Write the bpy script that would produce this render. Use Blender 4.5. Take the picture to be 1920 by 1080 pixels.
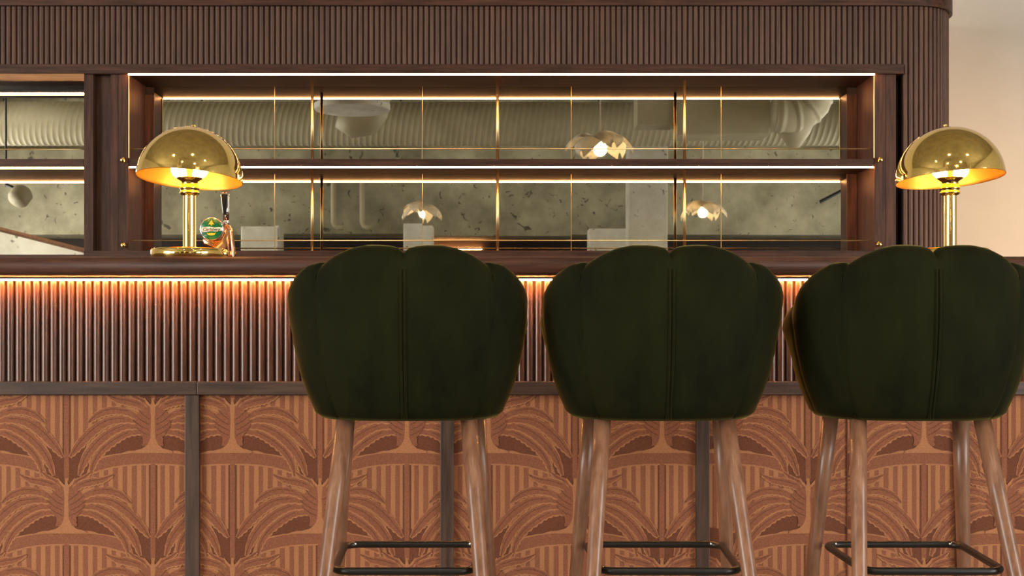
import bpy, bmesh, math, random
from mathutils import Vector, Matrix
random.seed(7)
for o in list(bpy.data.objects): bpy.data.objects.remove(o, do_unlink=True)
S = bpy.context.scene
C = S.collection
PI = math.pi
F = 2400.0; CX = 935.0; CY = 620.0; CH = 0.924; DB = 5.7      # focal length and principal point in pixels, camera height
# ---------------------------------------------------------------- camera, world, light, exposure
cd = bpy.data.cameras.new('camera'); cam = bpy.data.objects.new('camera', cd); C.objects.link(cam)
cd.sensor_width = 36; cd.lens = 45
cam.location = (0, 0, CH); cam.rotation_euler = (PI/2, 0, 0)
cd.shift_x = 25/1920; cd.shift_y = 80/1920
cd.clip_start = 0.05; cd.clip_end = 100
S.camera = cam
W = bpy.data.worlds.new('world'); S.world = W; W.use_nodes = True
W.node_tree.nodes['Background'].inputs[0].default_value = (0.8, 0.85, 0.9, 1)
W.node_tree.nodes['Background'].inputs[1].default_value = 0.3
S.view_settings.view_transform = 'Standard'; S.view_settings.look = 'None'
S.view_settings.exposure = 0.0; S.view_settings.gamma = 1.0; S.view_settings.use_curve_mapping = False

def area(name, loc, tgt, sx, sy, col, e):
    l = bpy.data.lights.new(name, 'AREA'); l.shape = 'RECTANGLE'; l.size = sx; l.size_y = sy; l.color = col; l.energy = e
    o = bpy.data.objects.new(name, l); C.objects.link(o); o.location = loc
    o.rotation_euler = (Vector(tgt)-Vector(loc)).to_track_quat('-Z', 'Y').to_euler()
    return o
area('window_and_fill_daylight', (-7.8, -1.0, 1.7), (0, 2.5, 1.0), 3.3, 3.2, (1.0, 0.97, 0.93), 500)
area('window_and_fill_daylight', (6.3, -0.5, 1.7), (0, 2.5, 1.0), 3.2, 3.2, (1.0, 0.97, 0.93), 320)
area('window_and_fill_daylight', (-7.8, -5.6, 1.9), (0, -5.0, 2.2), 3.0, 2.8, (1.0, 0.97, 0.92), 280)  # fill light with an added far window, brightens ducts and beam
area('window_and_fill_daylight', (6.3, -5.2, 1.9), (0, -5.0, 2.2), 3.0, 2.8, (1.0, 0.97, 0.92), 150)  # same added fill from the right side
def spot(name, loc, tgt, col, e, ang, blend=1.0, r=0.05):
    l = bpy.data.lights.new(name, 'SPOT'); l.color = col; l.energy = e; l.spot_size = ang; l.spot_blend = blend; l.shadow_soft_size = r
    o = bpy.data.objects.new(name, l); C.objects.link(o); o.location = loc
    o.rotation_euler = (Vector(tgt)-Vector(loc)).to_track_quat('-Z', 'Y').to_euler()
    return o
spot('wall_spotlight', (3.5, 4.6, 0.9), (2.15, 6.3, 1.55), (1.0, 0.66, 0.36), 135, math.radians(50), 1.0, 0.1)
for lx, ly, e in ((-2.4, 0.6, 60), (0.2, 0.9, 60), (2.6, 0.6, 60), (-1.2, -1.8, 90), (1.6, -1.8, 90)):
    spot('ceiling_spotlight', (lx, ly, 4.4), (lx*0.8, ly+2.6, 0.6), (1.0, 0.84, 0.64), e*0.85, math.radians(95), 1.0, 0.07)
for lx in (-4.5, 0.0, 4.0):
    spot('far_spotlight', (lx, -5.6, 4.4), (lx, -8.0, 2.6), (1.0, 0.94, 0.84), 150, math.radians(130), 1.0, 0.1)
spot('soffit_fill_spot', (-6.0, -1.5, 4.2), (-6.5, -4.5, 2.2), (1.0, 0.95, 0.88), 900, math.radians(70), 1.0, 0.1)  # unseen lamp added to brighten the white sloping panel

# ---------------------------------------------------------------- materials
def newmat(name):
    m = bpy.data.materials.new(name); m.use_nodes = True
    nt = m.node_tree; return m, nt, nt.nodes, nt.links, nt.nodes['Principled BSDF']
def srgb(r, g, b):
    f = lambda c: (c/255/12.92) if c/255 <= 0.04045 else ((c/255+0.055)/1.055)**2.4
    return (f(r), f(g), f(b), 1)
def noisemat(name, c1, c2, scale=(8, 8, 8), rough=0.5, bump=0.1, metal=0.0, detail=6, rnd=False, sheen=0, spec=0.5, nscale=1.0, bdist=0.002, ramp=(0.35, 0.65)):
    m, nt, N, L, P = newmat(name)
    tc = N.new('ShaderNodeTexCoord'); mp = N.new('ShaderNodeMapping'); mp.inputs['Scale'].default_value = scale
    L.new(tc.outputs['Object'], mp.inputs['Vector'])
    vec = mp.outputs['Vector']
    if rnd:
        oi = N.new('ShaderNodeObjectInfo'); mul = N.new('ShaderNodeMath'); mul.operation = 'MULTIPLY'; mul.inputs[1].default_value = 37
        L.new(oi.outputs['Random'], mul.inputs[0])
        ad = N.new('ShaderNodeVectorMath'); ad.operation = 'ADD'; L.new(vec, ad.inputs[0]); L.new(mul.outputs[0], ad.inputs[1]); vec = ad.outputs[0]
    n = N.new('ShaderNodeTexNoise'); n.inputs['Scale'].default_value = nscale; n.inputs['Detail'].default_value = detail; n.inputs['Roughness'].default_value = 0.65
    L.new(vec, n.inputs['Vector'])
    r = N.new('ShaderNodeValToRGB'); r.color_ramp.elements[0].position = ramp[0]; r.color_ramp.elements[1].position = ramp[1]
    r.color_ramp.elements[0].color = c1; r.color_ramp.elements[1].color = c2
    L.new(n.outputs['Fac'], r.inputs['Fac'])
    col = r.outputs['Color']
    if rnd:
        hs = N.new('ShaderNodeHueSaturation'); mr = N.new('ShaderNodeMapRange'); mr.inputs['To Min'].default_value = 0.9; mr.inputs['To Max'].default_value = 1.1
        L.new(oi.outputs['Random'], mr.inputs['Value']); L.new(mr.outputs[0], hs.inputs['Value']); L.new(col, hs.inputs['Color']); col = hs.outputs['Color']
    L.new(col, P.inputs['Base Color'])
    P.inputs['Roughness'].default_value = rough; P.inputs['Metallic'].default_value = metal
    P.inputs['Specular IOR Level'].default_value = spec
    if bump:
        b = N.new('ShaderNodeBump'); b.inputs['Strength'].default_value = bump; b.inputs['Distance'].default_value = bdist
        L.new(n.outputs['Fac'], b.inputs['Height']); L.new(b.outputs['Normal'], P.inputs['Normal'])
    if sheen:
        P.inputs['Sheen Weight'].default_value = sheen; P.inputs['Sheen Roughness'].default_value = 0.27
    return m
M = {}
M['wood_v'] = noisemat('dark_walnut_vertical', srgb(56, 35, 26), srgb(94, 61, 46), (60, 60, 4), 0.46, 0.15, rnd=True, spec=0.22)
M['wood_h'] = noisemat('dark_walnut_horizontal', srgb(56, 35, 26), srgb(92, 60, 46), (4, 60, 60), 0.46, 0.15, rnd=True, spec=0.22)
M['rib'] = noisemat('ribbed_walnut', srgb(74, 46, 33), srgb(98, 65, 48), (50, 50, 5), 0.42, 0.08, rnd=True)
M['rib_front'] = noisemat('glossy_ribbed_walnut', srgb(70, 40, 25), srgb(94, 57, 38), (50, 50, 6), 0.30, 0.04, rnd=True, spec=0.8)
M['wood_grey_v'] = noisemat('smoked_oak_vertical', srgb(58, 43, 36), srgb(88, 67, 56), (70, 70, 5), 0.45, 0.15, rnd=True)
M['wood_grey_h'] = noisemat('smoked_oak_horizontal', srgb(58, 43, 36), srgb(88, 67, 56), (5, 70, 70), 0.45, 0.15, rnd=True)
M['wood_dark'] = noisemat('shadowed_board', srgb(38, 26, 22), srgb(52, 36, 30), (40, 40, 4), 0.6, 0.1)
M['leg'] = noisemat('walnut_leg', srgb(118, 80, 58), srgb(152, 110, 84), (50, 50, 4), 0.3, 0.08, rnd=True)
M['tan'] = noisemat('tan_textile', srgb(166, 110, 72), srgb(188, 130, 88), (300, 300, 300), 0.85, 0.5, sheen=0.2, bdist=0.001)
M['med'] = noisemat('brown_pile', srgb(130, 78, 53), srgb(156, 97, 67), (260, 260, 260), 0.85, 0.6, sheen=0.25, bdist=0.001)
M['drk'] = noisemat('dark_brown_pile', srgb(100, 56, 36), srgb(122, 71, 46), (260, 260, 260), 0.9, 0.6, sheen=0.15, bdist=0.001)
M['velvet'] = noisemat('olive_green_velvet', (0.0050, 0.0058, 0.0012, 1), (0.0120, 0.0132, 0.0028, 1), (11, 11, 4), 0.8, 0.2, sheen=0.42, spec=0.1, bdist=0.004, detail=9)
M['velvet'].node_tree.nodes['Principled BSDF'].inputs['Sheen Tint'].default_value = (0.62, 0.50, 0.13, 1)
M['brass'] = noisemat('polished_brass', (0.88, 0.64, 0.20, 1), (0.93, 0.69, 0.24, 1), (5, 5, 5), 0.07, 0, metal=1)
M['brass_rail'] = noisemat('satin_brass', (0.93, 0.69, 0.32, 1), (0.98, 0.75, 0.38, 1), (20, 20, 20), 0.36, 0, metal=1)
M['lining'] = noisemat('gold_lining', (0.93, 0.47, 0.07, 1), (0.97, 0.52, 0.09, 1), (8, 8, 8), 0.42, 0.05, metal=0.85)
M['copper'] = noisemat('polished_copper', (0.85, 0.40, 0.22, 1), (0.9, 0.46, 0.26, 1), (9, 9, 9), 0.1, 0.1, metal=1)
M['chrome'] = noisemat('chrome', (0.8, 0.8, 0.82, 1), (0.9, 0.9, 0.9, 1), (5, 5, 5), 0.08, 0, metal=1)
M['black'] = noisemat('black_metal', (0.008, 0.008, 0.008, 1), (0.014, 0.013, 0.012, 1), (30, 30, 30), 0.35, 0.03)
M['blackgloss'] = noisemat('black_gloss', (0.006, 0.006, 0.007, 1), (0.01, 0.01, 0.011, 1), (5, 5, 5), 0.12, 0)
M['green'] = noisemat('green_enamel', srgb(10, 92, 52), srgb(18, 120, 66), (20, 20, 20), 0.2, 0)
M['cream'] = noisemat('cream_enamel', srgb(232, 226, 206), srgb(245, 240, 225), (20, 20, 20), 0.3, 0)
M['gold_e'] = noisemat('gold_enamel', srgb(206, 184, 40), srgb(222, 200, 60), (20, 20, 20), 0.3, 0)
M['ink'] = noisemat('dark_lettering', srgb(30, 66, 40), srgb(40, 76, 48), (20, 20, 20), 0.4, 0)
M['mirror'] = noisemat('bronze_mirror', (0.385, 0.375, 0.325, 1), (0.405, 0.395, 0.34, 1), (2, 2, 2), 0.012, 0, metal=1)
M['seam'] = noisemat('bronze_joint', (0.6, 0.42, 0.2, 1), (0.65, 0.46, 0.22, 1), (9, 9, 9), 0.3, 0, metal=1)
M['wall'] = noisemat('painted_wall', srgb(214, 202, 188), srgb(219, 207, 193), (3, 3, 3), 0.8, 0.05)
M['concrete'] = noisemat('raw_concrete', srgb(128, 122, 102), srgb(176, 170, 146), (1.6, 1.6, 1.6), 0.9, 0.4, detail=12, bdist=0.02)
M['ceiling'] = noisemat('dark_concrete_ceiling', srgb(150, 142, 124), srgb(176, 168, 148), (1.2, 1.2, 1.2), 0.9, 0.3, detail=10, bdist=0.02)
M['duct'] = noisemat('cream_painted_duct', srgb(190, 180, 152), srgb(205, 196, 168), (3, 3, 3), 0.5, 0.05)
M['plaster'] = noisemat('white_plaster', srgb(222, 217, 202), srgb(246, 243, 232), (3, 3, 3), 0.85, 0.2, detail=10, bdist=0.01)
M['petal'] = noisemat('cream_petal', srgb(240, 228, 205), srgb(248, 238, 218), (6, 6, 6), 0.5, 0)
M['floor'] = noisemat('polished_concrete_floor', srgb(120, 108, 96), srgb(140, 128, 114), (1.2, 1.2, 1.2), 0.4, 0.05, detail=8)
def emis(name, col, s):
    m, nt, N, L, P = newmat(name); P.inputs['Base Color'].default_value = (0.8, 0.8, 0.8, 1)
    P.inputs['Emission Color'].default_value = col; P.inputs['Emission Strength'].default_value = s; return m
M['led'] = emis('warm_led', (1, 0.45, 0.17, 1), 85)
M['led_counter'] = emis('warm_led_counter', (1, 0.44, 0.13, 1), 210)
M['bulb'] = emis('warm_bulb', (1, 0.66, 0.32, 1), 34)
M['bulb_pendant'] = emis('pendant_bulb', (1, 0.74, 0.42, 1), 45)
M['window'] = emis('bright_window_glass', (0.9, 0.95, 1, 1), 2.0)
# fine chips and cracks on concrete
def chips(m, dark, thr=0.2):
    nt = m.node_tree; N = nt.nodes; L = nt.links; P = N['Principled BSDF']
    src = P.inputs['Base Color'].links[0].from_socket
    tc = N.new('ShaderNodeTexCoord'); v = N.new('ShaderNodeTexNoise'); v.inputs['Scale'].default_value = 7; v.inputs['Detail'].default_value = 8; v.inputs['Distortion'].default_value = 1.5
    L.new(tc.outputs['Object'], v.inputs['Vector'])
    r = N.new('ShaderNodeValToRGB'); r.color_ramp.elements[0].position = 0.64; r.color_ramp.elements[1].position = 0.68
    L.new(v.outputs['Fac'], r.inputs['Fac'])
    mx = N.new('ShaderNodeMix'); mx.data_type = 'RGBA'; L.new(r.outputs['Color'], mx.inputs['Factor']); L.new(src, mx.inputs['A']); mx.inputs['B'].default_value = dark
    L.new(mx.outputs['Result'], P.inputs['Base Color'])
chips(M['concrete'], srgb(88, 82, 66)); chips(M['plaster'], srgb(140, 132, 116))

# ---------------------------------------------------------------- helpers
def obj(name, data, m=None, parent=None, loc=None, smooth=False):
    """link a bmesh or mesh as one object"""
    if isinstance(data, bmesh.types.BMesh):
        me = bpy.data.meshes.new(name); data.to_mesh(me); data.free()
        if m is not None:
            for mm in (m if isinstance(m, (list, tuple)) else [m]): me.materials.append(mm)
        if smooth:
            me.polygons.foreach_set('use_smooth', [True]*len(me.polygons))
    else: me = data
    o = bpy.data.objects.new(name, me); C.objects.link(o)
    if parent is not None: o.parent = parent
    if loc is not None: o.location = loc
    return o
def tag(o, label=None, cat=None, group=None, kind=None):
    if label: o['label'] = label
    if cat: o['category'] = cat
    if group: o['group'] = group
    if kind: o['kind'] = kind
    return o
def thing(name, loc, label, cat, group=None):
    o = bpy.data.objects.new(name, None); C.objects.link(o); o.location = loc; o.empty_display_size = 0.1
    return tag(o, label, cat, group)
def add_box(bm, x0, x1, y0, y1, z0, z1, bev=0.0):
    t = bmesh.new(); bmesh.ops.create_cube(t, size=1)
    for v in t.verts: v.co = Vector(((x0+x1)/2+v.co.x*(x1-x0), (y0+y1)/2+v.co.y*(y1-y0), (z0+z1)/2+v.co.z*(z1-z0)))
    if bev: bmesh.ops.bevel(t, geom=t.edges[:], offset=bev, segments=2, profile=0.5, affect='EDGES')
    me = bpy.data.meshes.new('t'); t.to_mesh(me); t.free(); bm.from_mesh(me); bpy.data.meshes.remove(me)
def box(name, m, parent, x0, x1, y0, y1, z0, z1, bev=0.0015):
    """box given in world coordinates, origin at its middle, parented to an unrotated thing"""
    cx, cy, cz = (x0+x1)/2, (y0+y1)/2, (z0+z1)/2
    bm = bmesh.new(); add_box(bm, x0-cx, x1-cx, y0-cy, y1-cy, z0-cz, z1-cz, bev)
    p = Vector((cx, cy, cz))
    if parent is not None: p = p - parent.location
    return obj(name, bm, m, parent, p)
def add_lathe(bm, prof, n=48, cap=True, mat=None):
    rings = []
    for r, z in prof:
        if r < 1e-6: rings.append([bm.verts.new((0, 0, z))])
        else: rings.append([bm.verts.new((r*math.cos(2*PI*i/n), r*math.sin(2*PI*i/n), z)) for i in range(n)])
    for a, b in zip(rings[:-1], rings[1:]):
        for i in range(n):
            j = (i+1) % n
            try:
                if len(a) == 1 and len(b) > 1: bm.faces.new((a[0], b[j], b[i]))
                elif len(b) == 1 and len(a) > 1: bm.faces.new((a[i], a[j], b[0]))
                elif len(a) > 1: bm.faces.new((a[i], a[j], b[j], b[i]))
            except ValueError: pass
    bmesh.ops.recalc_face_normals(bm, faces=bm.faces)
    if mat is not None: bmesh.ops.transform(bm, matrix=mat, verts=bm.verts)
def add_tube(bm, pts, rad, n=12, closed=False):
    pts = [Vector(p) for p in pts]; k = len(pts)
    if not hasattr(rad, '__len__'): rad = [rad]*k
    rings = []; up = None
    for i, p in enumerate(pts):
        if closed: t = (pts[(i+1) % k]-pts[i-1]).normalized()
        else: t = (pts[min(i+1, k-1)]-pts[max(i-1, 0)]).normalized()
        if up is None:
            up = Vector((0, 0, 1)) if abs(t.z) < 0.9 else Vector((1, 0, 0))
        a = (up - t*up.dot(t)).normalized(); up = a; b = t.cross(a)
        rings.append([bm.verts.new(p+(a*math.cos(2*PI*q/n)+b*math.sin(2*PI*q/n))*rad[i]) for q in range(n)])
    rr = list(zip(rings[:-1], rings[1:]))
    if closed: rr.append((rings[-1], rings[0]))
    for A, B in rr:
        for q in range(n): bm.faces.new((A[q], A[(q+1) % n], B[(q+1) % n], B[q]))
    if not closed: bm.faces.new(rings[0][::-1]); bm.faces.new(rings[-1])
    bmesh.ops.recalc_face_normals(bm, faces=bm.faces)
def tube(name, m, parent, pts, rad, n=12, closed=False):
    bm = bmesh.new(); base = Vector(parent.location) if parent is not None else Vector((0, 0, 0))
    add_tube(bm, [Vector(p)-base for p in pts], rad, n, closed)
    return obj(name, bm, m, parent, smooth=True)
def add_prism(bm, poly, z0, z1):
    a = [bm.verts.new((x, y, z0)) for x, y in poly]; b = [bm.verts.new((x, y, z1)) for x, y in poly]
    n = len(poly); bm.faces.new(a[::-1]); bm.faces.new(b)
    for i in range(n): bm.faces.new((a[i], a[(i+1) % n], b[(i+1) % n], b[i]))
    bmesh.ops.recalc_face_normals(bm, faces=bm.faces)
def X(px, D=DB): return (px-CX)/F*D
def Z(py, D=DB): return CH+(CY-py)/F*D
def child_copy(o, parent):
    c = o.copy(); C.objects.link(c); c.parent = parent
    for ch in list(o.children): child_copy(ch, c)
    return c

# ---------------------------------------------------------------- room shell
XL, XR, YB, YF, ZC = -8.0, 6.5, -8.3, 6.3, 4.7
def struct(name, m, *a, **k): return tag(box(name, m, None, *a, **k), kind='structure')
struct('floor', M['floor'], XL, XR, YB, YF, -0.1, 0.0, bev=0)
struct('ceiling', M['ceiling'], XL, XR, YB, YF, ZC, ZC+0.1, bev=0)
struct('wall_front', M['wall'], XL, XR, YF, YF+0.1, 0.0, ZC, bev=0)
struct('wall_back', M['wood_dark'], XL, XR, YB-0.1, YB, 0.0, ZC, bev=0)
struct('wall_left', M['plaster'], XL-0.1, XL, YB, YF, 0.0, ZC, bev=0)
struct('wall_right', M['plaster'], XR, XR+0.1, YB, YF, 0.0, ZC, bev=0)
for n_, (xx, s, wy) in enumerate(((XL, 1, 0), (XR, -1, 0), (XL, 1, -4.6), (XR, -1, -4.3))):  # last two windows are added to light the ducts and beam
    w = tag(thing('window_%d' % (n_+1), (xx, -1.0+wy, 1.0), None, None), kind='structure')
    x0, x1 = sorted((xx+s*0.0, xx+s*0.06))
    box('pane', M['window'], w, xx+min(0, s*0.01), xx+max(0, s*0.01), wy-2.7, wy+0.7, 0.1, 3.3, bev=0)
    for yy in (-2.75, -1.6, -0.45, 0.7): box('window_frame', M['black'], w, x0, x1, wy+yy, wy+yy+0.05, 0.05, 3.35)
    for zz in (0.05, 3.3): box('window_frame', M['black'], w, x0, x1, wy-2.7, wy+0.7, zz, zz+0.05)

# ---------------------------------------------------------------- back bar
YM = DB+0.2793                                        # mirror plane
bb = thing('back_bar', (0, DB+0.3, 0), 'dark walnut back bar with fluted header, rounded right end and lit mirrored shelves', 'cabinet')
XC, RB = X(1712), 0.222                             # start of the rounded corner, its radius
YC = DB+RB
XLEFT = -2.7
def plan(off, back=6.295, n=20):
    r = RB+off
    pts = [(XLEFT, back), (XLEFT, DB-off)]
    pts += [(XC+r*math.sin(a), YC-r*math.cos(a)) for a in [PI/2*i/n for i in range(n+1)]]
    pts.append((XC+r, back)); return pts
def plan_prism(name, m, off, z0, z1, x0=None):
    bm = bmesh.new(); p = plan(off)
    if x0 is not None: p[0] = (x0, p[0][1]); p[1] = (x0, p[1][1])
    add_prism(bm, [(x, y-(DB+0.3)) for x, y in p], z0, z1); return obj(name, bm, m, bb)
plan_prism('cornice', M['wood_h'], 0.018, Z(12), Z(12)+0.062)
plan_prism('header_backing', M['wood_dark'], -0.008, Z(122)-0.007, Z(12))
plan_prism('end_backing', M['wood_dark'], -0.008, 0.0, Z(122)-0.007, X(1694))
# fluting
def rib_mesh(name, w, d, h, m, n=8):
    bm = bmesh.new(); prof = []
    for i in range(n+1):
        a = PI*i/n; prof.append((-w/2*math.cos(a), -d*math.sin(a)**0.8 if 0 < i < n else 0.0))
    a_ = [bm.verts.new((x, y, 0)) for x, y in prof]; b_ = [bm.verts.new((x, y, h)) for x, y in prof]
    for i in range(n):
        f = bm.faces.new((a_[i], a_[i+1], b_[i+1], b_[i])); f.smooth = True
    for ring in (a_, b_): bm.faces.new([bm.verts.new(v.co) for v in ring])
    bmesh.ops.recalc_face_normals(bm, faces=bm.faces)
    me = bpy.data.meshes.new(name); bm.to_mesh(me); bm.free(); me.materials.append(m); return me
pitch = 10.32*DB/F
r_short = rib_mesh('header_rib', pitch*0.86, 0.0105, Z(12)-Z(122), M['rib'])
r_long = rib_mesh('end_rib', pitch*0.86, 0.0105, Z(12)-0.05, M['rib'])
xx = X(1692)-pitch/2
while xx > X(-30):
    obj('rib', r_short, None, bb, (xx, DB+0.008-(DB+0.3), Z(122))); xx -= pitch
L_ = XC-X(1692); s = pitch/2+0.002
total = L_+PI/2*RB+0.45
while s < total:
    if s < L_: p = (X(1692)+s, DB+0.008); ang = 0
    elif s < L_+PI/2*RB:
        a = (s-L_)/RB; p = (XC+(RB-0.008)*math.sin(a), YC-(RB-0.008)*math.cos(a)); ang = a
    else: p = (XC+RB-0.008, YC+(s-L_-PI/2*RB)); ang = PI/2
    if p[1] > 6.28: break
    o = obj('rib', r_long, None, bb, (p[0], p[1]-(DB+0.3), 0.05)); o.rotation_euler.z = ang; s += pitch
zt, zc, zs1, zs0, zb = Z(122), Z(140), Z(298), Z(312), Z(470)
box('header_rail', M['wood_h'], bb, XLEFT, X(1692), DB-0.0220, YM+0.012, zc, zt)
box('carcass_back', M['wood_dark'], bb, XLEFT, X(1690), YM+0.012, 6.29, 0.0, zt, bev=0)
# uprights
def upright(x0, x1, y0, m='wood_v', z0=Z(478)): return box('upright', M[m], bb, X(x0), X(x1), y0, YM, z0, Z(137))
upright(158, 175.5, DB-0.0050)
upright(175.7, 207, DB+0.035, 'wood_v')
upright(207.2, 222, DB); upright(222.4, 241, DB-0.0040)
upright(1639.5, 1660, DB-0.0040); upright(1660.4, 1680, DB); upright(1680.2, 1692, DB+0.06, 'wood_dark')
box('sill', M['wood_h'], bb, X(158), X(1692), DB-0.0100, YM, zb-0.04, zb)
box('sill', M['wood_h'], bb, XLEFT, X(157.6), DB-0.0100, YM, zb-0.055, zb-0.018)
box('base_cabinet', M['wood_v'], bb, XLEFT, X(1692), DB-0.0050, YM, 0.0, zb-0.056)
# compartments: soffit, side panels, frame strips
box('soffit', M['wood_h'], bb, X(241), X(1639.5), DB+0.004, YM, zc, zc+0.03)
box('soffit', M['wood_h'], bb, XLEFT, X(158), DB+0.004, YM, zc+0.006, Z(137)+0.02)
for a, b in ((269.5, 289), (1588, 1607)):
    D = YM-0.006
    box('mirror_frame', M['wood_v'], bb, X(a, D), X(b, D), D, YM, zb, zs0); box('mirror_frame', M['wood_v'], bb, X(a, D), X(b, D), D, YM, zs1, Z(177, D))
# shelves
box('shelf', M['wood_h'], bb, X(241.5), X(1639), DB-0.0020, YM, zs0, zs1)
box('shelf', M['wood_h'], bb, XLEFT, X(157.5), DB-0.0020, YM, zs0-0.003, zs1)
# led strips
def led(px0, px1, z0, z1, y=DB):
    box('led_strip', M['led'], bb, X(px0), X(px1), y, y+0.006, z0, z1, bev=0)
led(243, 1637.5, zc-0.0055, zc-0.0002, DB-0.0222); led(243, 1637.5, zs0-0.0065, zs0-0.0002, DB-0.0022)
led(-260, 174, Z(178, YM-0.006), Z(175, YM-0.006), YM-0.007); led(-190, 157, zs0-0.0105, zs0-0.0035, DB-0.0005)  # upper strip glows on the mirror plane, imitating a reflected strip
box('led_shield', M['wood_dark'], bb, X(-262), X(157.8), YM-0.03, YM-0.0005, Z(174.8, YM-0.006), Z(170, YM-0.006), bev=0)  # added board keeps the strip's light off the left soffit
for px in (242.2, 1638.2):
    for z0, z1 in ((zs1+0.004, zc-0.008),): box('lit_edge_line', M['brass_rail'], bb, X(px-0.8), X(px+0.8), DB-0.0065, DB+0.002, z0, z1, bev=0)  # thin brass lines put in for the bright lit jamb edges
# mirrors: each panel sits a hair out of true, as its broken reflections show
cuts = [289, 515, 792, 1071, 1352, 1588]
TL = 6/4800
def mirror(px0, px1, z0, z1, tx, tz):
    D = YM; x0, x1 = X(px0, D)+0.0009, X(px1, D)-0.0009
    o = box('mirror_panel', M['mirror'], bb, x0, x1, D, D+0.006, z0, z1, bev=0)
    o.rotation_euler = (-tx, 0, tz); return o
low = [(0.1, 0.1), (-0.3, -0.8), (0.7, 0.9), (0.1, 0.1), (0.2, -0.2)]
upp = [(-0.9, 0.2), (-0.8, -0.2), (-0.9, 0.2), (-0.7, -0.1), (-0.9, 0.2)]
for i in range(5):
    mirror(cuts[i], cuts[i+1], zb, zs0, low[i][0]*TL, low[i][1]*TL)
    mirror(cuts[i], cuts[i+1], zs1, zc, upp[i][0]*TL, upp[i][1]*TL)
mirror(-260, 175, zb-0.018, zs0-0.003, 0, 0); mirror(-260, 175, zs1, zc+0.006, -TL, 0)
for px in cuts[1:-1]:
    for z0, z1 in ((zb, zs0), (zs1, zc)):
        box('mirror_joint', M['seam'], bb, X(px, YM)-0.0013, X(px, YM)+0.0013, YM-0.002, YM, z0, z1, bev=0)
# posts, rails, knobs
for px in (585.5, 933, 1283.5):
    D = DB+0.125; x = (px-CX)/F*D
    for z0, z1 in ((zb, zs0), (zs1, zc)):
        tube('post', M['brass_rail'], bb, [(x, D, z0), (x, D, z1)], 0.0068, 16)
        bm = bmesh.new(); add_lathe(bm, [(0, 0), (0.011, 0), (0.011, 0.003), (0.007, 0.004), (0, 0.004)], 16)
        obj('post_foot', bm, M['brass_rail'], bb, (x, D-(DB+0.3), z0), True)
for px0, px1, py in ((243, 1636, 279), (243, 1636, 451), (-190, 157, 280), (-190, 157, 451)):
    if px0 < 0 and py == 451: continue
    z = Z(py, DB+0.012)
    tube('rail', M['brass_rail'], bb, [(X(px0), DB+0.012, z), (X(px1), DB+0.012, z)], 0.0026, 10)
for px, py in ((230, 300), (231, 460), (1650.5, 299.5), (1648.5, 458)):
    bm = bmesh.new(); add_lathe(bm, [(0, 0), (0.007, 0), (0.007, 0.004), (0.0045, 0.006), (0.0045, 0.012), (0.011, 0.016), (0.0125, 0.021), (0.0105, 0.026), (0.006, 0.0285), (0, 0.029)], 24)
    o = obj('knob', bm, M['brass'], bb, (X(px, DB-0.0200), DB-0.0020-(DB+0.3), Z(py, DB-0.0200)), True); o.rotation_euler.x = PI/2
    o['label'] = 'small round brass knob'

# ---------------------------------------------------------------- bar counter (worktop and front)
ct = thing('bar_worktop', (0.3, 3.6, 1.068), 'dark walnut bar worktop with rounded front edge carrying the brass lamps', 'worktop')
bm = bmesh.new(); zt_, zb_ = 1.1165, 1.068; prof = []
r = 0.0235; y0 = 3.3; cz = (zt_+zb_)/2
for i in range(13):
    a = -PI/2+PI*i/12; prof.append((y0+r-r*math.cos(a)*1.0, cz+(zt_-zb_)/2*math.sin(a)))
prof += [(4.0, zt_), (4.0, zb_)]
va = [bm.verts.new((-2.4-0.3, y-3.6, z-1.068)) for y, z in prof]; vb = [bm.verts.new((2.6-0.3, y-3.6, z-1.068)) for y, z in prof]
for i in range(len(prof)):
    j = (i+1) % len(prof); f = bm.faces.new((va[i], vb[i], vb[j], va[j])); f.smooth = i < 12
bm.faces.new(va[::-1]); bm.faces.new(vb); bmesh.ops.recalc_face_normals(bm, faces=bm.faces)
obj('worktop_slab', bm, M['wood_h'], ct)
bf = thing('bar_counter', (0.3, 3.55, 0), 'bar front with lit fluted walnut band above palm patterned textile panels', 'bar')
box('carcass', M['wood_dark'], bf, -2.35, 2.5, 3.512, 3.9, 0.02, 1.0675, bev=0)
D0 = 3.5; pit = 16.27/686; zr0 = Z(715, D0)
rm = rib_mesh('front_rib', pit*0.9, 0.0125, 1.0665-zr0, M['rib_front'], 10)
xx = X(1.5, D0)-3*pit
while xx < X(1975, D0):
    obj('rib', rm, None, bf, (xx-0.3, 3.512-3.55, zr0)); xx += pit
box('led_shield', M['wood_dark'], bf, X(-60, D0), X(1990, D0), 3.452, 3.4995, Z(523.6, 3.49), 1.0678, bev=0)  # added board blocks upward light from the strip onto the worktop underside
box('led_strip', M['led_counter'], bf, X(-60, D0), X(1990, D0), 3.476, 3.482, Z(526.2, 3.49), Z(523.8, 3.49), bev=0)
rails = [-60, 371, 846, 1325, 1808, 1990]
for a, b in zip(rails[:-1], rails[1:]):
    box('rail', M['wood_grey_h'], bf, X(a, D0)+0.0004, X(b, D0)-0.0004, 3.486, 3.512, Z(740, D0), zr0, bev=0.002)
sts = [(348, 375), (825.5, 851), (1304.5, 1329.5), (1791, 1816)]
for a, b in sts: box('stile', M['wood_grey_v'], bf, X(a, D0), X(b, D0), 3.489, 3.512, 0.06, Z(740, D0)-0.0005, bev=0.002)
box('plinth', M['wood_grey_h'], bf, -2.3, 2.45, 3.495, 3.512, 0.0, 0.06)
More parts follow.
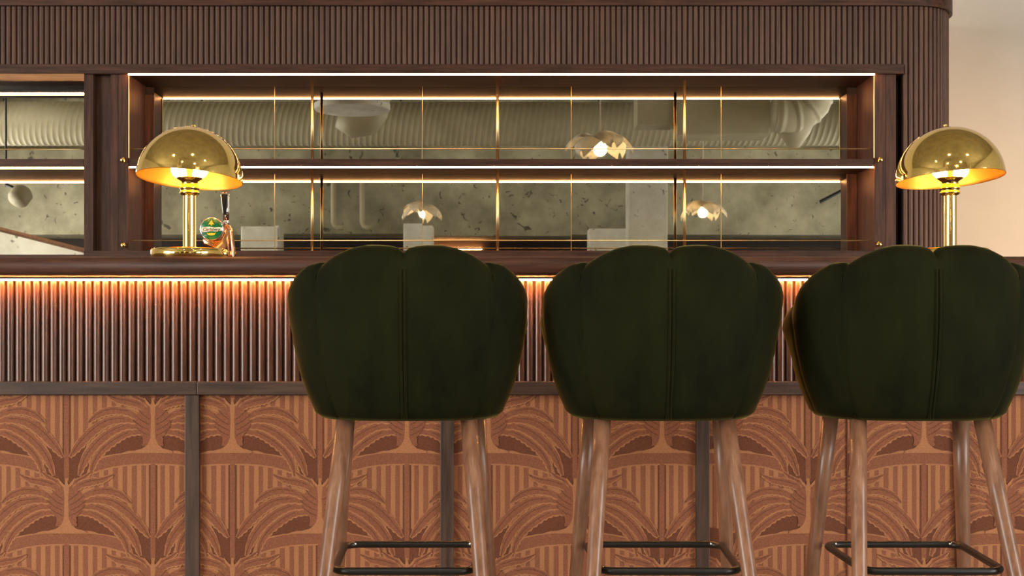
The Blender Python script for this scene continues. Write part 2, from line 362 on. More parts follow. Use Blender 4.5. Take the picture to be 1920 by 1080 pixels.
# palm pattern: every shape is a strip of quads in photo-third pixels (x right, y up) about the foot of a palm
def strip(c, w, jag=0.0, seed=0, sub=3):
    rnd = random.Random(seed); pts = []; ws = []
    for i in range(len(c)-1):
        p0 = c[max(i-1, 0)]; p1 = c[i]; p2 = c[i+1]; p3 = c[min(i+2, len(c)-1)]
        for k in range(sub):
            t = k/sub
            f = lambda a, b, d, e: 0.5*((2*b)+(-a+d)*t+(2*a-5*b+4*d-e)*t*t+(-a+3*b-3*d+e)*t**3)
            pts.append((f(p0[0], p1[0], p2[0], p3[0]), f(p0[1], p1[1], p2[1], p3[1]))); ws.append(w[i]*(1-t)+w[i+1]*t)
    pts.append(c[-1]); ws.append(w[-1]); q = []; prev = None
    for i, p in enumerate(pts):
        a = pts[max(i-1, 0)]; b = pts[min(i+1, len(pts)-1)]; dx, dy = b[0]-a[0], b[1]-a[1]; l = math.hypot(dx, dy) or 1
        nx, ny = -dy/l, dx/l; wl = ws[i]/2*(1+jag*rnd.uniform(-1, 1)*0.25); wr = ws[i]/2*(1+jag*(0.3 if i % 2 else -0.3))
        cur = ((p[0]+nx*wl, p[1]+ny*wl), (p[0]-nx*wr, p[1]-ny*wr))
        if prev: q.append([prev[0], cur[0], cur[1], prev[1]])
        prev = cur
    return q
def clip(poly, x0, x1, y0, y1):
    for ax, lim, sg in ((0, x0, 1), (0, x1, -1), (1, y0, 1), (1, y1, -1)):
        out = []
        for i in range(len(poly)):
            a, b = poly[i-1], poly[i]; da, db = sg*(a[ax]-lim), sg*(b[ax]-lim)
            if (da >= 0) != (db >= 0):
                t = da/(da-db); out.append((a[0]+(b[0]-a[0])*t, a[1]+(b[1]-a[1])*t))
            if db >= 0: out.append(b)
        poly = out
        if len(poly) < 3: return []
    return poly
FR = [([(12, 205), (70, 268), (140, 290), (200, 300), (262, 330)], [16, 34, 40, 30, 5]),
      ([(10, 225), (50, 285), (95, 310), (138, 345)], [12, 26, 24, 4]),
      ([(60, 190), (150, 232), (235, 240), (310, 215), (362, 172)], [26, 34, 42, 36, 10]),
      ([(60, 175), (160, 190), (260, 175), (350, 115), (420, 40), (466, -22)], [22, 34, 46, 50, 44, 8]),
      ([(60, 150), (160, 150), (250, 110), (330, 40), (385, -40), (415, -125)], [24, 36, 44, 46, 42, 10]),
      ([(60, 118), (140, 112), (215, 72), (290, 10), (335, -60), (350, -130)], [20, 32, 38, 36, 30, 8])]
def palm():
    """list of (layer, material index, quad)"""
    out = []
    mir = lambda q: [(-x, y) for x, y in q][::-1]
    def both(lay, mi, qs):
        for q in qs: out.append((lay, mi, q)); out.append((lay, mi, mir(q)))
    def one(lay, mi, qs):
        for q in qs: out.append((lay, mi, q))
    for k in range(1, 7):                                                     # stripes
        x = 53*k; both(1, 1, strip([(x, -60), (x, -250), (x, -470+k*38)], [27-(k % 2)*3]*3, 0.12, k, 5))
    both(1.7, 2, strip([(62, -420), (70, -500), (45, -640)], [110, 120, 70], 0, 3, 2))
    one(2, 2, strip([(0, -60), (0, -300), (0, -580)], [46, 46, 46], 0, 0, 2))
    one(4, 1, strip([(0, -60), (0, -300), (0, -590)], [28, 28, 28], 0.1, 1, 3))
    both(2.2, 2, strip([(30, 40), (120, 62), (200, 40), (312, -12)], [70, 96, 90, 16], 0, 4))
    one(3.2, 0, strip([(-356, -82), (-200, -42), (0, -30), (200, -42), (356, -82)], [78, 76, 74, 76, 78], 0.12, 5, 5))
    one(4.2, 1, strip([(-350, -80), (-200, -40), (0, -28), (200, -40), (350, -80)], [60, 62, 62, 62, 60], 0.06, 6, 5))
    for i, (c, w) in enumerate(FR[::-1]):
        lay = 4.4+i*0.9
        both(lay, 0, strip([(x, y-2) for x, y in c], [v+11 for v in w], 0.55, 10+i, 5))
        both(lay+0.5, 1, strip(c, w, 0.25, 20+i, 5))
        sp = [(x, y+w[j]*0.18) for j, (x, y) in enumerate(c)]
        both(lay+0.7, 2, strip(sp[1:], [4]*(len(c)-1), 0.4, 30+i, 4))
    one(10.0, 1, strip([(0, 40), (0, 90), (0, 150), (0, 215), (0, 262)], [120, 112, 200, 190, 50], 0.15, 40, 4))
    for i, (a, b) in enumerate((((20, 100), (100, 150)), ((22, 130), (110, 185)), ((20, 160), (100, 215)), ((18, 190), (80, 245)))):
        both(10.3, 2, strip([a, ((a[0]+b[0])/2, (a[1]+b[1])/2-6), b], [4, 5, 3], 0.4, 50+i, 4))
    one(10.6, 0, strip([(0, 0), (0, 14), (0, 26), (0, 48), (0, 90), (0, 200), (0, 255), (0, 300)], [224, 214, 120, 62, 26, 20, 30, 6], 0.1, 41, 2))
    both(10.5, 0, strip([(8, 262), (30, 282), (48, 312)], [10, 14, 3], 0.2, 42))
    return out
PALM = palm()
U = 1/3/F*3.505
def textile(px0, px1, cols):
    """one panel; cols are (pixel x, clip left, clip right, pixel y of a palm foot)"""
    D = 3.505; x0, x1 = X(px0, D), X(px1, D); z1 = Z(741, D); z0 = 0.06
    xc = (x0+x1)/2
    p = obj('textile_panel', (lambda b: (add_box(b, x0-xc, x1-xc, 0, 0.007, z0, z1, 0), b)[1])(bmesh.new()), M['tan'], bf, (xc-0.3, D-3.55, 0))
    bm = bmesh.new()
    for cpx, c0, c1, cpy in cols:
        for k in (-1, 0, 1, 2, 3):
            ox, oz = X(cpx, D)-xc, Z(cpy, D)-k*900*U
            if oz < -0.35: continue
            for lay, mi, q in PALM:
                pq = clip([(ox+x*U, oz+y*U) for x, y in q], max(x0, X(c0, D))-xc, min(x1, X(c1, D))-xc, z0, z1)
                if pq:
                    try:
                        f = bm.faces.new([bm.verts.new((x, -0.00022*(lay+1), z)) for x, z in pq]); f.material_index = mi
                        if f.normal.y > 0: f.normal_flip()
                    except ValueError: pass
    for f in bm.faces:
        f.normal_update()
        if f.normal.y > 0: f.normal_flip()
    o = obj('palm_pattern', bm, [M['tan'], M['med'], M['drk']], p)
    return p
E, O_ = 849.5, 1000.0
textile(-60, 348, [(-37, -99, 400, E), (125, -99, 400, O_), (287, -99, 400, E)]+[(449, -99, 400, O_)])
textile(375, 825.5, [(273, 0, 999, O_), (436, 0, 999, E), (600, 0, 999, O_), (763, 0, 999, E), (926, 0, 999, O_)])
textile(851, 1304.5, [(753, 0, 9999, O_), (916, 0, 9999, E), (1078, 0, 9999, O_), (1241, 0, 9999, E), (1404, 0, 9999, O_)])
pn = textile(1329.5, 1791, [(1358, 0, 1588, E), (1515, 0, 1588, O_), (1678, 0, 1588, E), (1569, 1589, 9999, O_), (1732, 1589, 9999, E), (1883, 1589, 9999, O_)])
textile(1816, 1990, [(1720, 0, 9999, E), (1883, 0, 9999, O_), (2046, 0, 9999, E)])
box('panel_joint', M['drk'], bf, X(1588, 3.5), X(1589.2, 3.5), 3.4995, 3.505, 0.06, Z(741, 3.505), bev=0)

# ---------------------------------------------------------------- brass dome lamps
def dome_lamp(px, poledx, label, roll, pitchb):
    D = 3.5; t = thing('dome_lamp', (X(px, D), D, 1.1168), label, 'lamp', 'brass dome lamps on the bar')
    bm = bmesh.new(); add_lathe(bm, [(0, 0), (0.1, 0), (0.1035, 0.003), (0.1035, 0.026), (0.1, 0.030), (0.03, 0.0325), (0.022, 0.036), (0, 0.036)], 72); obj('base', bm, M['brass'], t, smooth=False)
    for p in t.children[-1].data.polygons: p.use_smooth = True
    bm = bmesh.new(); add_lathe(bm, [(0.0175, 0.033), (0.0175, 0.185)], 32); obj('pole', bm, M['brass'], t, smooth=True)
    bm = bmesh.new(); add_lathe(bm, [(0.0175, 0.176), (0.022, 0.178), (0.0265, 0.182), (0.0265, 0.186), (0.024, 0.188), (0.024, 0.192), (0.0265, 0.194), (0.0255, 0.200), (0.022, 0.203), (0.022, 0.214), (0.034, 0.222), (0.036, 0.224), (0.034, 0.226), (0, 0.226)], 40)
    obj('bulb_holder', bm, M['brass'], t, smooth=True)
    for sx in (-1, 1):
        bm = bmesh.new(); add_lathe(bm, [(0.009, 0.0), (0.014, 0.008), (0.0195, 0.022), (0.0195, 0.032), (0.015, 0.043), (0.007, 0.049), (0, 0.050)], 28)
        bu = obj('light_bulb', bm, M['bulb'], t, (sx*0.016, 0, 0.222), True); bu.rotation_euler.y = sx*0.55
    R = 0.1435; n = 26; zr = 0.216
    rot = Matrix.Translation((0.0, 0, zr+0.005)) @ Matrix.Rotation(math.radians(roll), 4, 'Y') @ Matrix.Rotation(math.radians(-pitchb), 4, 'X')
    bm = bmesh.new(); add_lathe(bm, [(R*math.cos(PI/2*i/n), 0.143*math.sin(PI/2*i/n)) for i in range(n)]+[(0, 0.143)], 96)
    sh = obj('lamp_shade', bm, M['brass'], t, smooth=True); sh.matrix_local = rot
    bm = bmesh.new(); Ri = R-0.002; pr = [(R, 0.0), (R-0.001, -0.001), (Ri, 0.0)]
    pr += [(Ri*math.cos(PI/2*i/n), 0.141*math.sin(PI/2*i/n)) for i in range(1, n)]+[(0, 0.141)]
    add_lathe(bm, pr, 96); li = obj('shade_lining', bm, M['lining'], sh, smooth=True); li['label'] = 'glowing satin gold inside of the dome'
    bm = bmesh.new(); add_lathe(bm, [(0.006, 0.142), (0.006, 0.1455), (0.0035, 0.147), (0.0055, 0.150), (0.004, 0.153), (0, 0.154)], 20); obj('finial', bm, M['brass'], sh, smooth=True)
    return t
dome_lamp(355.5, 0, 'polished brass dome table lamp at the left end of the bar, beside the beer tap', 3.0, 5.5)
dome_lamp(1781.5, 0, 'polished brass dome table lamp behind the rightmost green stool, before the beige wall', -3.4, 4.5)

# ---------------------------------------------------------------- beer tap
D = 3.66
tp = thing('beer_tap', (X(408, D), D, 1.1168), 'copper beer tap with round green badge and black handle beside the left lamp', 'beer tap')
bm = bmesh.new()
prof = [(-0.036, 0.052), (-0.041, 0.066), (-0.034, 0.074), (0.012, 0.068), (0.020, 0.085), (0.024, 0.110), (0.032, 0.112), (0.042, 0.095), (0.046, 0.06), (0.052, 0.0), (0.018, 0.0), (0.010, 0.025), (-0.005, 0.04)]
a = [bm.verts.new((x, -0.02, z)) for x, z in prof]; b = [bm.verts.new((x, 0.02, z)) for x, z in prof]
for i in range(len(prof)): bm.faces.new((a[i], a[(i+1) % len(prof)], b[(i+1) % len(prof)], b[i]))
bm.faces.new(a); bm.faces.new(b[::-1]); bmesh.ops.recalc_face_normals(bm, faces=bm.faces)
bmesh.ops.bevel(bm, geom=bm.edges[:], offset=0.005, segments=3, profile=0.5, affect='EDGES')
obj('tap_body', bm, M['copper'], tp, smooth=True)
bm = bmesh.new(); add_tube(bm, [(0.026, 0, 0.100), (0.025, 0, 0.120), (0.024, 0, 0.132)], [0.009, 0.007, 0.008], 16); obj('handle_stem', bm, M['chrome'], tp, smooth=True)
bm = bmesh.new(); add_tube(bm, [(0.025, 0, 0.122), (0.0235, 0, 0.150), (0.022, 0, 0.178), (0.021, 0, 0.198), (0.021, 0, 0.201)], [0.008, 0.009, 0.011, 0.012, 0.010], 20); h = obj('handle', bm, M['chrome'], tp, smooth=True)
bm = bmesh.new(); pr = [(-0.003, 0.137), (0.004, 0.137), (0.0075, 0.165), (0.0085, 0.196), (-0.0085, 0.196), (-0.0065, 0.165)]
a = [bm.verts.new((0.0225+x, -0.0135, z)) for x, z in pr]; b = [bm.verts.new((0.0225+x, -0.004, z)) for x, z in pr]
for i in range(6): bm.faces.new((a[i], a[(i+1) % 6], b[(i+1) % 6], b[i]))
bm.faces.new(a); bm.faces.new(b[::-1]); bmesh.ops.recalc_face_normals(bm, faces=bm.faces)
g = obj('handle_grip', bm, M['blackgloss'], h); g['label'] = 'black inset of the handle'
bm = bmesh.new(); add_tube(bm, [(0.021, 0, 0.2), (0.021, 0, 0.204)], [0.0115, 0.011], 16); obj('handle_cap', bm, M['copper'], h, smooth=True)
RX = Matrix.Rotation(PI/2, 4, 'X')
bm = bmesh.new(); add_lathe(bm, [(0, -0.008), (0.031, -0.008), (0.0335, -0.005), (0.0335, 0.003), (0.0325, 0.005), (0.0305, 0.005)], 48); bd = obj('badge', bm, M['chrome'], tp, (-0.0105, -0.026, 0.0955), True)
bd.rotation_euler.x = PI/2
bm = bmesh.new(); add_lathe(bm, [(0.0315, 0.004), (0.028, 0.0058), (0.018, 0.0078), (0.008, 0.0086), (0, 0.0088)], 48); obj('badge_face', bm, M['green'], bd, smooth=True)
def flat(name, pts, m, parent, z=0.0095, th=0.0008):
    bm = bmesh.new(); add_prism(bm, pts, z-th, z); return obj(name, bm, m, parent)
flat('badge_band', [(-0.0305, 0.0005), (-0.022, 0.0045), (-0.006, 0.0065), (0.010, 0.0035), (0.022, 0.0045), (0.0310, 0.0035), (0.0305, -0.0045), (0.016, -0.0075), (0, -0.0065), (-0.018, -0.0085), (-0.029, -0.0065)], M['cream'], bd, 0.0100, 0.004)
flat('hop_leaf', [(0.001, 0.0265), (0.0045, 0.019), (0.009, 0.0125), (0.004, 0.0135), (0.001, 0.0085), (-0.003, 0.0135), (-0.009, 0.012), (-0.004, 0.019)], M['gold_e'], bd, 0.0099, 0.003)
def text(name, s, size, x, y, z, m, parent, shear=0.0, sx=1.0):
    cu = bpy.data.curves.new('t', 'FONT'); cu.body = s; cu.size = size; cu.align_x = 'CENTER'; cu.align_y = 'CENTER'; cu.extrude = 0.0003; cu.shear = shear; cu.offset = size*0.012
    o = bpy.data.objects.new('t', cu); C.objects.link(o); bpy.context.view_layer.update()
    me = bpy.data.meshes.new_from_object(o); bpy.data.objects.remove(o, do_unlink=True)
    me.materials.clear(); me.materials.append(m)
    t = bpy.data.objects.new(name, me); C.objects.link(t); t.parent = parent; t.location = (x, y, z); t.scale = (sx, 1, 1); return t
text('badge_lettering', 'Carlsberg', 0.0125, 0.0, -0.0015, 0.0104, M['ink'], bd, 0.35, 1.0)
flat('badge_mark', [(-0.0135, -0.0095), (-0.009, -0.0125), (0, -0.0115), (0.009, -0.0125), (0.0135, -0.0095), (0.009, -0.0175), (0, -0.0185), (-0.009, -0.0175)], M['gold_e'], bd, 0.0088, 0.003)

# ---------------------------------------------------------------- velvet bar stools
HT = [(0, 1.107), (0.5, 1.113), (1.4, 1.1185), (4, 1.1225), (8, 1.1245), (15, 1.1245), (22, 1.119), (29, 1.109), (36, 1.097), (41.5, 1.086), (45, 1.090), (52, 1.088), (62, 1.074), (72, 1.053), (83, 1.02), (97, 0.99), (112, 0.97), (128, 0.955)]
def lerp(tab, v):
    for (a, fa), (b, fb) in zip(tab[:-1], tab[1:]):
        if v <= b: return fa+(fb-fa)*(v-a)/(b-a)
    return tab[-1][1]
WZ = [(0.744, 0.775), (0.76, 0.80), (0.80, 0.865), (0.84, 0.915), (0.90, 0.965), (0.96, 0.995), (1.02, 1.0), (1.2, 0.99)]
SEAMS = (0, 41.5, 84)
def seamd(t): return min(abs(abs(t)-s_) for s_ in SEAMS)
def plan_pt(th, r):
    a = math.radians(th); e = 0.80; A, B = 0.272, 0.235
    s_, c_ = math.sin(a), math.cos(a)
    return (A*r*math.copysign(abs(s_)**e, s_), -B*r*math.copysign(abs(c_)**e, c_))
def shell_mesh():
    bm = bmesh.new(); N = 170; rows = []
    for i in range(N+1):
        u_ = 2*i/N-1; th = 118*math.copysign(abs(u_)**1.45, u_); H = lerp(HT, abs(th)); sd = seamd(th); groove = math.exp(-(sd/1.1)**2) if abs(th) > 20 else 0.0
        d = 0.075; zb_ = 0.744; prof = []
        puff = 1-math.exp(-(sd/9)**2)
        rr = d/2
        for k in range(13):
            t = k/12; z = zb_+0.012+(H-rr*1.15-zb_-0.012)*t; w = lerp(WZ, z)
            prof.append((w, z, 0.0035*groove+0.0-(0.010*puff*max(0, t-0.72)/0.28)))
        w = lerp(WZ, H-rr)
        for k in range(1, 10):
            a = PI*k/10; prof.append((w, H-rr*1.15+rr*1.15*math.sin(a)*(1), 0.0035*groove-(0.010*puff)+(rr+0.005*puff)*(1-math.cos(a))))
        for z in (H-0.07, H-0.13, 0.86): prof.append((lerp(WZ, z), z, d+0.006*groove*1.5-0.012*puff))
        prof.append((lerp(WZ, 0.80), 0.79, d)); prof.append((lerp(WZ, zb_), zb_, 0.05)); prof.append((lerp(WZ, zb_), zb_, 0.010))
        row = []
        for w, z, ins in prof:
            w *= 1-0.055*min(1, max(0, (abs(th)-80)/35))**1.5; x, y = plan_pt(th, w); l = math.hypot(x, y); k = (l-ins)/l
            row.append(bm.verts.new((x*k, y*k, z)))
        rows.append(row)
    n = len(rows[0])
    for A_, B_ in zip(rows[:-1], rows[1:]):
        for q in range(n): bm.faces.new((A_[q], A_[(q+1) % n], B_[(q+1) % n], B_[q]))
    bm.faces.new(rows[0]); bm.faces.new(rows[-1][::-1]); bmesh.ops.recalc_face_normals(bm, faces=bm.faces)
    return bm
def surf_line(th, z0, z1, off, n=22):
    out = []
    for i in range(n+1):
        z = z0+(z1-z0)*i/n; x, y = plan_pt(th, lerp(WZ, z)); l = math.hypot(x, y); k = (l+off)/l; out.append((x*k, y*k+0.06, z))
    return out
def make_stool():
    t = thing('bar_stool', (0, 2.90, 0), '', 'stool', 'green velvet bar stools at the bar')
    sh = obj('backrest', shell_mesh(), M['velvet'], t, (0, 0.06, -0.0155), True)
    for dx in (-0.30, 0.30):
        bm = bmesh.new(); add_tube(bm, [(x, y-0.06, z) for x, y, z in surf_line(dx, 0.748, 1.07, 0.0004)], 0.0029, 8); obj('piping', bm, M['velvet'], sh, smooth=True)
    for th in (-41.5, 41.5):
        bm = bmesh.new(); add_tube(bm, [(x, y-0.06, z) for x, y, z in surf_line(th, 0.75, 1.06, -0.0035)], 0.0012, 6); obj('seam', bm, M['velvet'], sh, smooth=True)
    # seat cushion and base
    for nm, z0, z1, sc, bev in (('seat_base', 0.742, 0.80, 0.74, 0.008), ('seat_cushion', 0.80, 0.885, 0.80, 0.03)):
        bm = bmesh.new(); pts = []
        for i in range(64):
            th = -180+360*i/64; x, y = plan_pt(th, sc if nm == 'seat_base' else 0.70); 
            if y > 0: y *= 1.05
            pts.append((x, y))
        add_prism(bm, pts, z0, z1)
        bmesh.ops.bevel(bm, geom=[e for e in bm.edges if abs(e.verts[0].co.z-e.verts[1].co.z) < 1e-5], offset=bev, segments=4, profile=0.5, affect='EDGES')
        obj(nm, bm, M['velvet'], t, (0, 0.06, -0.0155), True)
    for sx in (-1, 1):
        for sy in (-1, 1):
            p0 = Vector((sx*(0.1445+sy*0.0075), sy*0.085+0.035, 0.738)); p1 = Vector((sx*(0.172+sy*0.006), sy*0.168+0.003, 0.407)); p2 = p1+(p1-p0)*(0.407/0.331)
            bm = bmesh.new(); add_tube(bm, [p0, p0.lerp(p1, 0.5), p1, p2], [0.0190, 0.0178, 0.0162, 0.0125], 20)
            for v in bm.verts:
                if v.co.z < 0.0: v.co.z = 0
                if v.co.z < 0.012: v.co.z = 0.0
            obj('leg', bm, M['leg'], t, smooth=True)
    a = 0.150; r = 0.035; pts = []
    for cx_, cy_, a0 in ((a-r, a-r, 0), (-a+r, a-r, 90), (-a+r, -a+r, 180), (a-r, -a+r, 270)):
        for i in range(7):
            q = math.radians(a0+15*i); yy = cy_+r*math.sin(q); pts.append(((cx_+r*math.cos(q))*(1.035+yy/0.15*0.035), yy, 0.411+(cy_+r*math.sin(q))/0.15*0.004))
    bm = bmesh.new(); add_tube(bm, pts, 0.0085, 12, True); fr = obj('footrest', bm, M['black'], t, smooth=True)
    fr['label'] = 'square black metal footrest ring'
    for sx in (-1, 1):
        bm = bmesh.new(); add_lathe(bm, [(0, -0.002), (0.0055, -0.002), (0.005, 0.002), (0, 0.003)], 12)
        o = obj('bolt', bm, M['chrome'], fr, (sx*0.138, 0.15-0.0085, 0.417), True); o.rotation_euler.x = PI/2
    return t
st = make_stool()
info = [(-0.2045, 'green velvet bar stool at left of the row, nearest the beer tap'),
        (0.3690, 'green velvet bar stool in the middle of the row of three'),
        (0.9370, 'green velvet bar stool at the right end of the row, before the right brass lamp')]
for i, (x, lab) in enumerate(info):
    o = st if i == 0 else child_copy(st, None)
    o.location = (x, 2.90, 0); o['label'] = lab

# ---------------------------------------------------------------- the room behind the camera, seen in the mirrors
def RM(px, py, XD, low=False):
    """point that the mirrors show at a pixel when the folded path is XD metres long"""
    if not low: py += 5
    return Vector(((px-CX)/F*XD, 2*YM-XD, CH+(CY-py)/F*XD))
def rz(py, XD, low=False): return RM(0, py, XD, low).z
# concrete beam along the far side
yb = 2*YM-19.4
tag(box('trim_1', M['concrete'], None, XL, XR, YB, yb, rz(440, 19.4, True), rz(278, 19.4), bev=0.01), kind='structure')
tag(box('trim_2', M['concrete'], None, XL, XR, YB, yb-0.25, rz(274, 19.4), ZC, bev=0.01), kind='structure')
# spiral duct
p = RM(0, 231, 16.8)
dt = thing('spiral_duct', (0, p.y, p.z), 'cream ribbed ventilation duct running along the ceiling above the far beam', 'duct')
bm = bmesh.new(); n = 28; rings = []; x = XL+0.02; k = 0; rad = 0.285
while x < XR-0.02:
    for dx, dr in ((0, 0), (0.045, 0), (0.055, 0.007), (0.065, 0.007)):
        rings.append([bm.verts.new((x+dx+0.10*math.sin(2*PI*q/n)*0.5, (rad+dr)*math.cos(2*PI*q/n), (rad+dr)*math.sin(2*PI*q/n))) for q in range(n)])
    x += 0.075
for a, b in zip(rings[:-1], rings[1:]):
    for q in range(n): bm.faces.new((a[q], a[(q+1) % n], b[(q+1) % n], b[q]))
bm.faces.new(rings[0][::-1]); bm.faces.new(rings[-1]); bmesh.ops.recalc_face_normals(bm, faces=bm.faces)
obj('duct_tube', bm, M['duct'], dt, smooth=True)
for xx in (-6.5, -3.9, -1.3, 1.3, 3.9): box('hanger', M['black'], dt, xx, xx+0.02, p.y-0.01, p.y+0.01, p.z+rad+0.016, ZC)
# round ceiling diffuser with its elbow
XD = 13.0; c = RM(660, 205, XD)
dv = thing('ceiling_diffuser', (c.x, c.y, c.z), 'white round ceiling air diffuser with a flared drum', 'vent')
bm = bmesh.new(); add_lathe(bm, [(0, 0.02), (0.12, 0.0), (0.15, 0.012), (0.2, 0.0), (0.23, 0.012), (0.28, 0.0), (0.31, 0.012), (0.375, 0.0), (0.385, 0.02), (0.385, 0.06)], 56); obj('grille', bm, M['plaster'], dv, smooth=True)
bm = bmesh.new(); add_lathe(bm, [(0.35, 0.06), (0.35, ZC-c.z)], 56); obj('drum', bm, M['duct'], dv, smooth=True)
bm = bmesh.new(); add_tube(bm, [RM(a_, b_, 13.9)-dv.location for a_, b_ in ((696, 150), (697, 180), (694, 205), (684, 222), (664, 226), (640, 214))], [0.2, 0.2, 0.2, 0.195, 0.18, 0.15], 28)
obj('elbow', bm, M['duct'], dv, smooth=True)
# rectangular duct and ribbed elbow
XD = 14.5; a = RM(1270, 250, XD); b = RM(1445, 190, XD)
rd = thing('rectangular_duct', (a.x, a.y, a.z), 'cream square sheet metal duct with tapered collar', 'duct')
bm = bmesh.new(); add_box(bm, 0, b.x-a.x, -0.5, 0, 0, ZC-0.4-a.z+0.25, 0.01); obj('duct_box', bm, M['duct'], rd)
bm = bmesh.new(); w = b.x-a.x
for q in (([(-0.12, 0.06, 0.0), (w+0.12, 0.06, 0.0), (w+0.12, 0.06, -0.02), (-0.12, 0.06, -0.02)]),): pass
add_box(bm, -0.45, -0.02, -0.45, -0.05, 0.12, 0.9, 0.01); obj('side_branch', bm, M['duct'], rd)
ce = RM(1500, 212, 14.2)
el = thing('duct_elbow', (ce.x, ce.y, ce.z), 'cream segmented round duct elbow beside the square duct', 'duct')
bm = bmesh.new(); pts = []; rr = []
ctl = [RM(a_, b_, 14.2)-ce for a_, b_ in ((1450, 212), (1480, 213), (1506, 208), (1524, 192), (1531, 168), (1532, 130), (1532, 80))]
for i in range(len(ctl)-1):
    for k in range(8): pts.append(ctl[i].lerp(ctl[i+1], k/8)); rr.append(0.197+(0.014 if k in (3, 4) else 0))
add_tube(bm, pts, rr, 32)
obj('elbow', bm, M['duct'], el, smooth=True)
c3 = RM(1490, 275, 14.6)-ce
bm = bmesh.new(); add_tube(bm, [c3, RM(1490, 250, 14.6)-ce, RM(1490, 225, 14.6)-ce], [0.06, 0.17, 0.24], 28); obj('branch_cone', bm, M['duct'], el, smooth=True)
# pipes on the beam
for px, grp in ((622, 'left'), (676, 'right')):
    XD = 19.1; c = RM(px, 345, XD, True); e = RM(px, 428, XD, True)
    t = thing('wall_pipe', (c.x, c.y, e.z), '%s one of two cream pipes dropping down the concrete beam' % grp, 'pipe', 'pipes on the beam')
    bm = bmesh.new(); add_tube(bm, [(0, 0, c.z-e.z+0.3), (0, 0, 0.08), (0.02, 0, 0.03), (0.07, 0, 0.0), (0.14, 0, 0)], 0.04, 14); obj('pipe', bm, M['duct'], t, smooth=True)
# white column, wall boxes
XD = 17.6; a = RM(1180, 300, XD, True); b = RM(1252, 300, XD, True)
tag(box('trim_3', M['plaster'], None, a.x, b.x, a.y-0.5, a.y, 0, ZC-1.0, bev=0.01), kind='structure')
for px0, px1, py, lab in ((452, 520, 424, 'white box cabinet hanging under the beam, leftmost'), (753, 815, 420, 'white box cabinet hanging under the beam, below the middle pendant'), (1105, 1178, 428, 'white box cabinet hanging under the beam, beside the white column')):
    XD = 18.6; a = RM(px0, py, XD, True); b = RM(px1, py, XD, True)
    t = thing('wall_cabinet', ((a.x+b.x)/2, a.y-0.2, 0), lab, 'cabinet', 'white boxes under the beam')
    box('cabinet_body', M['plaster'], t, a.x, b.x, a.y-0.4, a.y, 0.0, a.z, 0.01)
    box('door', M['plaster'], t, a.x+0.02, b.x-0.02, a.y, a.y+0.015, 0.05, a.z-0.03, 0.003)
# added glowing bar stands in for warm lit shelves in the recess
XD = 19.9; a = RM(820, 457, 19.5, True)
t = thing('recess_glow', (a.x+0.3, YB+0.1, a.z), 'added glowing bar for the warm lit shelves in the dark recess', 'lamp')
box('glow_bar', M['led'], t, a.x-0.1, a.x+0.7, YB+0.03, YB+0.07, a.z-0.02, a.z+0.0, 0)
# left: bright sloping soffit
XD = 16.0; P4 = [RM(-120, 436, XD, True), RM(0, 430, XD, True), RM(175, 478, XD, True), RM(-120, 520, XD, True)]
t = thing('sloping_panel', (P4[1].x, P4[1].y, 0), 'white sloping stair soffit with a pale wood edge', 'panel')
bm = bmesh.new(); pp = [RM(-150, 428, XD, True), RM(0, 432, XD, True), RM(190, 480, XD, True), RM(190, 540, XD, True), RM(-150, 540, XD, True)]
va = [bm.verts.new(q-t.location) for q in pp]; vb = [bm.verts.new(q-t.location-Vector((0, 0.25, 0))) for q in pp]
bm.faces.new(va); bm.faces.new(vb[::-1])
for i in range(5): bm.faces.new((va[i], va[(i+1) % 5], vb[(i+1) % 5], vb[i]))
bmesh.ops.recalc_face_normals(bm, faces=bm.faces); obj('soffit_board', bm, M['plaster'], t)
bm = bmesh.new(); q0 = RM(0, 430, XD, True)-t.location; q1 = RM(190, 478, XD, True)-t.location; add_tube(bm, [q0, q1], 0.03, 4); obj('edge_strip', bm, M['leg'], t)
# spotlight seen in the left mirror
XD = 13.5; c = RM(38, 368, XD, True)
t = thing('track_spotlight', (c.x, c.y, c.z), 'round cream ceiling spotlight on a black bracket', 'spotlight')
bm = bmesh.new(); add_lathe(bm, [(0, -0.09), (0.09, -0.085), (0.11, -0.05), (0.11, 0.06), (0.07, 0.10), (0, 0.11)], 32); o = obj('lamp_head', bm, M['duct'], t, smooth=True); o.rotation_euler = (0.6, 0.4, 0)
bm = bmesh.new(); add_tube(bm, [(-0.15, 0, 0.12), (0, 0, 0.06), (0.0, 0, 0.0)], 0.02, 10); obj('bracket', bm, M['black'], t, smooth=True)
bm = bmesh.new(); add_tube(bm, [(-0.15, 0, 0.10), (-0.15, 0, ZC-c.z)], 0.012, 10); obj('stem', bm, M['black'], t, smooth=True)
# black track rod
XD = 15.0; a = RM(1537, 378, XD, True); b = RM(1588, 352, XD, True)
t = thing('track_rail', ((a.x+b.x)/2, a.y, a.z), 'slim black lighting track hanging at the right', 'lighting track')
bm = bmesh.new(); add_tube(bm, [a-t.location, b+(b-a)*1.2-t.location], 0.022, 8); obj('rail_bar', bm, M['black'], t)
m_ = a.lerp(b, 0.8)-t.location; bm = bmesh.new(); add_tube(bm, [m_, (m_.x, m_.y, ZC-t.location.z)], 0.006, 6); obj('hanger', bm, M['black'], t)
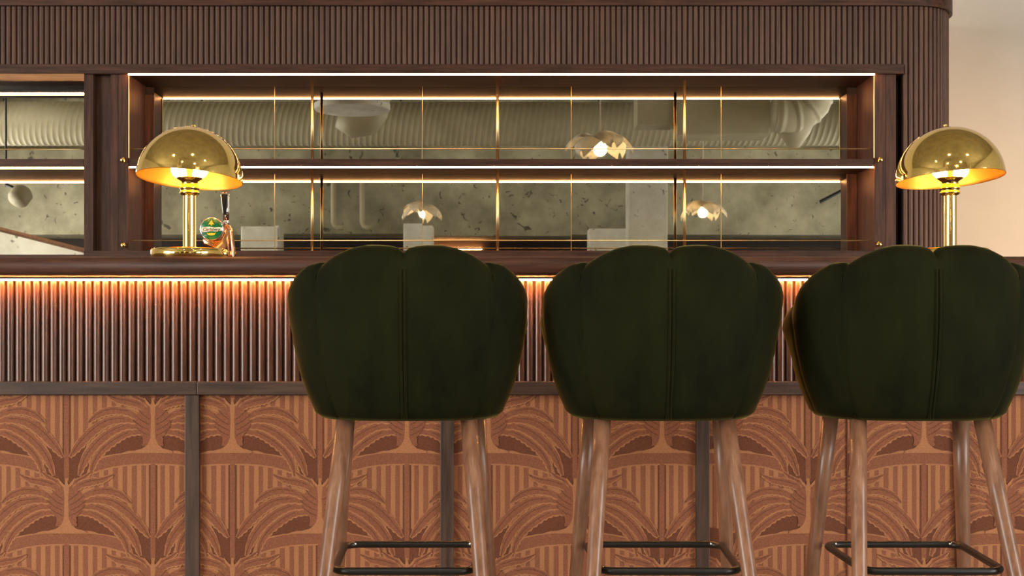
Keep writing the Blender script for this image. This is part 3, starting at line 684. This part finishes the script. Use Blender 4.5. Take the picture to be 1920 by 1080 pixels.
# petal pendants
def make_pendant():
    t = thing('petal_pendant', (0, 0, 0), '', 'pendant lamp', 'petal pendant lamps')
    bm = bmesh.new(); add_lathe(bm, [(0, -0.135), (0.03, -0.128), (0.05, -0.108), (0.06, -0.08), (0.06, -0.055), (0.05, -0.028), (0.025, -0.005), (0, 0.002)], 28); obj('globe_bulb', bm, M['bulb_pendant'], t, smooth=True)
    bm = bmesh.new(); add_lathe(bm, [(0, 0.08), (0.02, 0.08), (0.05, 0.05), (0.07, 0.01), (0.03, -0.005), (0, -0.005)], 24); obj('canopy_cap', bm, M['petal'], t, smooth=True)
    bm = bmesh.new(); add_tube(bm, [(0, 0, 0.07), (0, 0, 1.6)], 0.006, 8); obj('cord', bm, M['petal'], t, smooth=True)
    bm = bmesh.new(); rows = []
    for i in range(9):
        u = i/8; w = 0.15*math.sin(PI*(0.10+0.885*u))**0.6; l = 0.05+0.24*u
        rows.append([bm.verts.new((l, w*(j/4-1), 0.02+0.07*math.sin(u*2.4)-0.16*u*u-0.06*(j/4-1)**2)) for j in range(9)])
    for a, b in zip(rows[:-1], rows[1:]):
        for j in range(8): bm.faces.new((a[j], b[j], b[j+1], a[j+1]))
    r_ = bmesh.ops.solidify(bm, geom=bm.faces[:], thickness=0.004)
    me = bpy.data.meshes.new('petal'); bm.to_mesh(me); bm.free(); me.materials.append(M['petal'])
    me.polygons.foreach_set('use_smooth', [True]*len(me.polygons))
    for k in range(6):
        o = obj('petal', me, None, t); o.rotation_euler = (0, random.uniform(-0.25, 0.25), 2*PI*k/6+0.2)
    return t
pd = make_pendant()
for i, (px, py, XD, lw, lab) in enumerate(((1125, 262, 11.5, False, 'cream petal pendant lamp hanging nearest, above the right part of the shelves'), (791, 390, 16.4, True, 'cream petal pendant lamp with glowing globe before the concrete beam'), (1318, 388, 16.4, True, 'cream petal pendant lamp hanging right of the white column'))):
    c = RM(px, py, XD, lw); o = pd if i == 0 else child_copy(pd, None); o.location = c; o['label'] = lab
    if i: o.rotation_euler.z = 0.5*i
